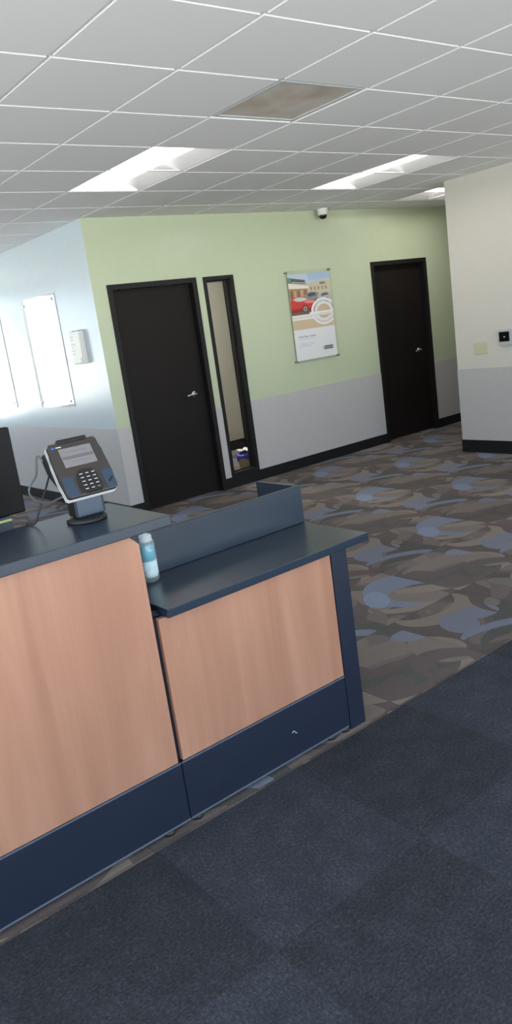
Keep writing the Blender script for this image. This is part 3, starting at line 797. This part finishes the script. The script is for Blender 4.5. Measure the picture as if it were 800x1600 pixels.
poly([(0, .31), (.08, .272), (.22, .258), (.36, .27), (.44, .30), (.56, .315), (.62, .345), (.60, .405), (.50, .425), (0, .435)], (206, 58, 58), 9)   # red car
poly([(.06, .285), (.20, .264), (.34, .275), (.42, .302), (.24, .318), (.14, .31)], (206, 206, 204), 10)
poly([(.30, .325), (.44, .305), (.56, .318), (.60, .345), (.42, .345)], (232, 140, 140), 10)
poly([(0, .40), (.50, .395), (.60, .38), (.60, .41), (.50, .43), (0, .44)], (150, 34, 36), 10)
ell(.335, .405, .075, .046, (70, 56, 52), 11); ell(.335, .405, .052, .032, (168, 150, 136), 12); ell(.335, .405, .018, .011, (90, 78, 72), 13)
rect(0, 1, .53, .64, (212, 190, 160), 3)                     # tan band
rect(0, 1, .47, .53, (236, 232, 230), 13); rect(0, .62, .495, .505, (216, 210, 208), 14)
CU, CV = .775, .455
ell(CU, CV, .20, .105, (206, 184, 154), 14.5, 40)
arc(CU, CV, .310, .158, .22, (240, 240, 242), 15, PI*.22, PI*2.0)
arc(CU, CV, .268, .137, .06, (196, 198, 204), 16, PI*.22, PI*2.0)
arc(CU, CV, .225, .115, .26, (232, 232, 236), 15, PI*.22, PI*2.0)
rect(.42, 1.0, .452, .476, (240, 240, 242), 17); rect(.42, 1.0, .480, .500, (226, 226, 230), 17)
rect(0, .30, .78, .782, (232, 233, 236), 1)
for v, w in ((.752, .42), (.80, .36), (.818, .34), (.836, .28)):          # unreadable small print
    u = .105
    while u < .105+w:
        d = random.uniform(.02, .06); rect(u, min(u+d, .105+w), v, v+.007, (196, 198, 202), 1); u += d+.012
rect(.655, .905, .868, .912, (92, 96, 98), 1); rect(.655, .695, .868, .912, (160, 186, 164), 2)
arc(.676, .890, .014, .014, .35, (240, 242, 240), 3, PI*.2, PI*2, 16); rect(.664, .688, .888, .892, (240, 242, 240), 3)
pr = obj('print', pb, pm, t)
def text_mesh(s, size, u, v, c, k, name, parent, shear=0, wfit=None, rot=0):
    cu = bpy.data.curves.new(name, 'FONT'); cu.body = s; cu.size = size; cu.shear = shear
    tmp = bpy.data.objects.new('tmp', cu); COL.objects.link(tmp)
    dg = bpy.context.evaluated_depsgraph_get(); me = bpy.data.meshes.new_from_object(tmp.evaluated_get(dg))
    bpy.data.objects.remove(tmp); bpy.data.curves.remove(cu)
    b = new(); b.from_mesh(me); bpy.data.meshes.remove(me)
    xs = [w.co.x for w in b.verts]; sc = (wfit*PW/(max(xs)-min(xs))) if wfit else 1
    org = Vector(PP(u, v, k)); 
    for w in b.verts: x, z = w.co.x*sc, w.co.y; w.co = org+Vector((x*math.cos(rot)+z*math.sin(rot)*0, 0, z+x*math.sin(rot)))
    return obj(name, b, plain('ink', srgb(*c)[:3], .6), parent)
text_mesh('low-buy rates', .036, .10, .735, (70, 72, 78), 1, 'headline', pr, wfit=.40)
text_mesh('enterprise', .030, .705, .898, (226, 230, 228), 2, 'logo_lettering', pr, wfit=.185)
text_mesh('enterprise', .032, .085, .098, (226, 226, 220), 7, 'sign_lettering', pr, wfit=.30, rot=-.10)

# ------------------------------------------------------------------ seen through the sidelight
t = thing('waste_bin', 'small tan bin with blue bag and paper seen through the sidelight glass', 'bin', (5.30, 7.12, 0))
cx, cy = 5.30, 7.12
bm = new(); add_lathe(bm, [(0, 0), (.085, 0), (.105, .20), (.108, .204), (.100, .204), (.080, .008), (0, .008)], (cx, cy, 0), 28); obj('bin_body', bm, M['tan_bin'], t)
bm = new()
add_lathe(bm, [(.108, .15), (.112, .17), (.112, .206), (.10, .225), (.085, .215), (.06, .24), (.03, .235), (0, .245)], (cx, cy, 0), 28)
for v in bm.verts:
    a = math.atan2(v.co.y-cy, v.co.x-cx); d = .010*math.sin(5*a)+.006*math.sin(9*a+1)
    if v.co.z < .20: v.co.z += .03*math.sin(2*a+.6)
    v.co.x += d*math.cos(a)*.5; v.co.y += d*math.sin(a)*.5; v.co.z += d*.6
obj('bag_liner', bm, M['blue_bag'], t)
b = new(); nx = 8
grid = [[b.verts.new((cx-.085+.17*i/nx, cy-.07+.14*j/4, .262+.012*math.sin(i*1.3)+.008*math.cos(j*1.7+i))) for i in range(nx+1)] for j in range(5)]
for j in range(4):
    for i in range(nx): f = b.faces.new((grid[j][i], grid[j][i+1], grid[j+1][i+1], grid[j+1][i])); f.smooth = True
r = bmesh.ops.extrude_face_region(b, geom=b.faces[:]); bmesh.ops.translate(b, verts=[v for v in r['geom'] if isinstance(v, bmesh.types.BMVert)], vec=(0, 0, .002))
obj('crumpled_paper', b, M['white_print'], t)

t = thing('office_cabinet', 'tall dark cabinet inside the office behind the sidelight glass', 'cabinet', (6.80, OY+.25, 0))
bm = new(); add_box(bm, 6.465, 7.445, OY-.01, OY+.45, .06, 2.20, .004, 1); obj('carcass', bm, M['door'], t)
for x in (6.47, 6.958):
    bm = new(); add_box(bm, x, x+.482, OY-.030, OY-.0105, .07, 2.19, .003, 1); d = obj('cabinet_door', bm, M['door'], t)
    hx = x+.44 if x < 6.9 else x+.04
    bm = new(); add_tube(bm, [(hx, OY-.031, 1.0), (hx, OY-.055, 1.0), (hx, OY-.055, 1.15), (hx, OY-.031, 1.15)], .005, 8); obj('handle', bm, M['steel'], d)
bm = new(); add_box(bm, 6.48, 7.43, OY+.02, OY+.44, 0, .06); obj('plinth', bm, M['kick'], t)

# ------------------------------------------------------------------ walk-off mat and lint
bm = new(); add_box(bm, XL+.01, CW-.012, YF+.01, 2.064, .0005, .006, .002, 1)
tag(obj('entrance_mat', bm, M['mat'], None, (0, 0, 0)), 'charcoal walk-off matting in front of the wood counter', 'mat')
bm = new(); P = Vector((1.607, FY-.0035, .122))
add_tube(bm, spline([P+Vector((-.012, 0, .002)), P+Vector((-.006, -.001, .008)), P+Vector((0, 0, .004)), P+Vector((.004, -.001, -.004)), P+Vector((.011, 0, -.006))], 5), .0009, 6)
tag(obj('lint_thread', bm, M['white_print'], None, tuple(P)), 'tiny pale thread stuck to the dark kick panel', 'thread')
bm = new(); P = Vector((.74, .985, .0075))
add_tube(bm, spline([P+Vector((-.010, -.006, 0)), P+Vector((-.002, .004, .001)), P+Vector((.004, -.002, .001)), P+Vector((.010, .004, 0))], 5), .0009, 6)
tag(obj('lint_thread', bm, M['white_print'], None, tuple(P)), 'tiny pale thread lying on the charcoal mat near the bottom', 'thread')

# ------------------------------------------------------------------ daylight
w = bpy.data.worlds.new('sky'); scn.world = w; w.use_nodes = True
n = NT(w.node_tree); bg = w.node_tree.nodes['Background']
gz = n.sep(n.node('ShaderNodeTexCoord').outputs['Generated'])[2]
fac = n.m('ADD', n.m('MULTIPLY', gz, .5), .5)
SK = 1.0
n.put(bg.inputs[0], n.ramp(fac, [(0, (2.1, 2.05, 2.0, 1)), (.47, (2.1, 2.05, 2.0, 1)), (.52, (.80, .92, 1.08, 1)), (.70, (.62, .82, 1.10, 1)), (1, (.5, .72, 1.05, 1))]))
bg.inputs[1].default_value = 6.0
def portal(name, x0, x1, z0, z1, y, far):
    l = bpy.data.lights.new(name, 'AREA'); l.shape = 'RECTANGLE'; l.size = x1-x0; l.size_y = z1-z0; l.cycles.is_portal = True
    o = bpy.data.objects.new(name, l); COL.objects.link(o); o.location = ((x0+x1)/2, y, (z0+z1)/2)
    o.rotation_euler = (PI/2, 0, 0) if not far else (-PI/2, 0, 0)   # -Z points into the room
    # area lights shine along local -Z
for wv in FW: portal('window_portal', wv[0], wv[1], wv[2], wv[3], YF-.14, False)
for wv in ADDED_LWN:  # portals for the added left-wall windows
    l = bpy.data.lights.new('window_portal', 'AREA'); l.shape = 'RECTANGLE'; l.size = wv[1]-wv[0]; l.size_y = wv[3]-wv[2]; l.cycles.is_portal = True
    o = bpy.data.objects.new('window_portal', l); COL.objects.link(o); o.location = (XL-.14, (wv[0]+wv[1])/2, (wv[2]+wv[3])/2); o.rotation_euler = (PI/2, 0, -PI/2)
for wv in BWN: portal('window_portal', wv[0], wv[1], wv[2], wv[3], YB+.14, True)

# ------------------------------------------------------------------ camera
yaw, pit, rol, f = 0.642092337, -0.234288388, -0.141147745, 1204.1674
cy_, sy_, cp, sp = math.cos(yaw), math.sin(yaw), math.cos(pit), math.sin(pit)
Fw = Vector((sy_*cp, cy_*cp, sp)); Rt = Vector((cy_, -sy_, 0)); Up = Rt.cross(Fw)
c, s = math.cos(rol), math.sin(rol)
R_, U_ = c*Rt+s*Up, -s*Rt+c*Up
cam = bpy.data.cameras.new('camera'); co = bpy.data.objects.new('camera', cam); COL.objects.link(co)
co.matrix_world = Matrix(((R_.x, U_.x, -Fw.x, 0), (R_.y, U_.y, -Fw.y, 0), (R_.z, U_.z, -Fw.z, EYE), (0, 0, 0, 1)))
cam.sensor_fit = 'VERTICAL'; cam.sensor_height = 32; cam.sensor_width = 32; cam.lens = f/1600*32
cam.clip_start = .05
scn.camera = co
scn.view_settings.view_transform = 'Standard'; scn.view_settings.look = 'None'
scn.view_settings.gamma = 1; scn.view_settings.use_curve_mapping = False
scn.view_settings.exposure = 0.0
scn.cycles.max_bounces = 10; scn.cycles.diffuse_bounces = 6; scn.cycles.transparent_max_bounces = 16
scn.cycles.sample_clamp_indirect = 6
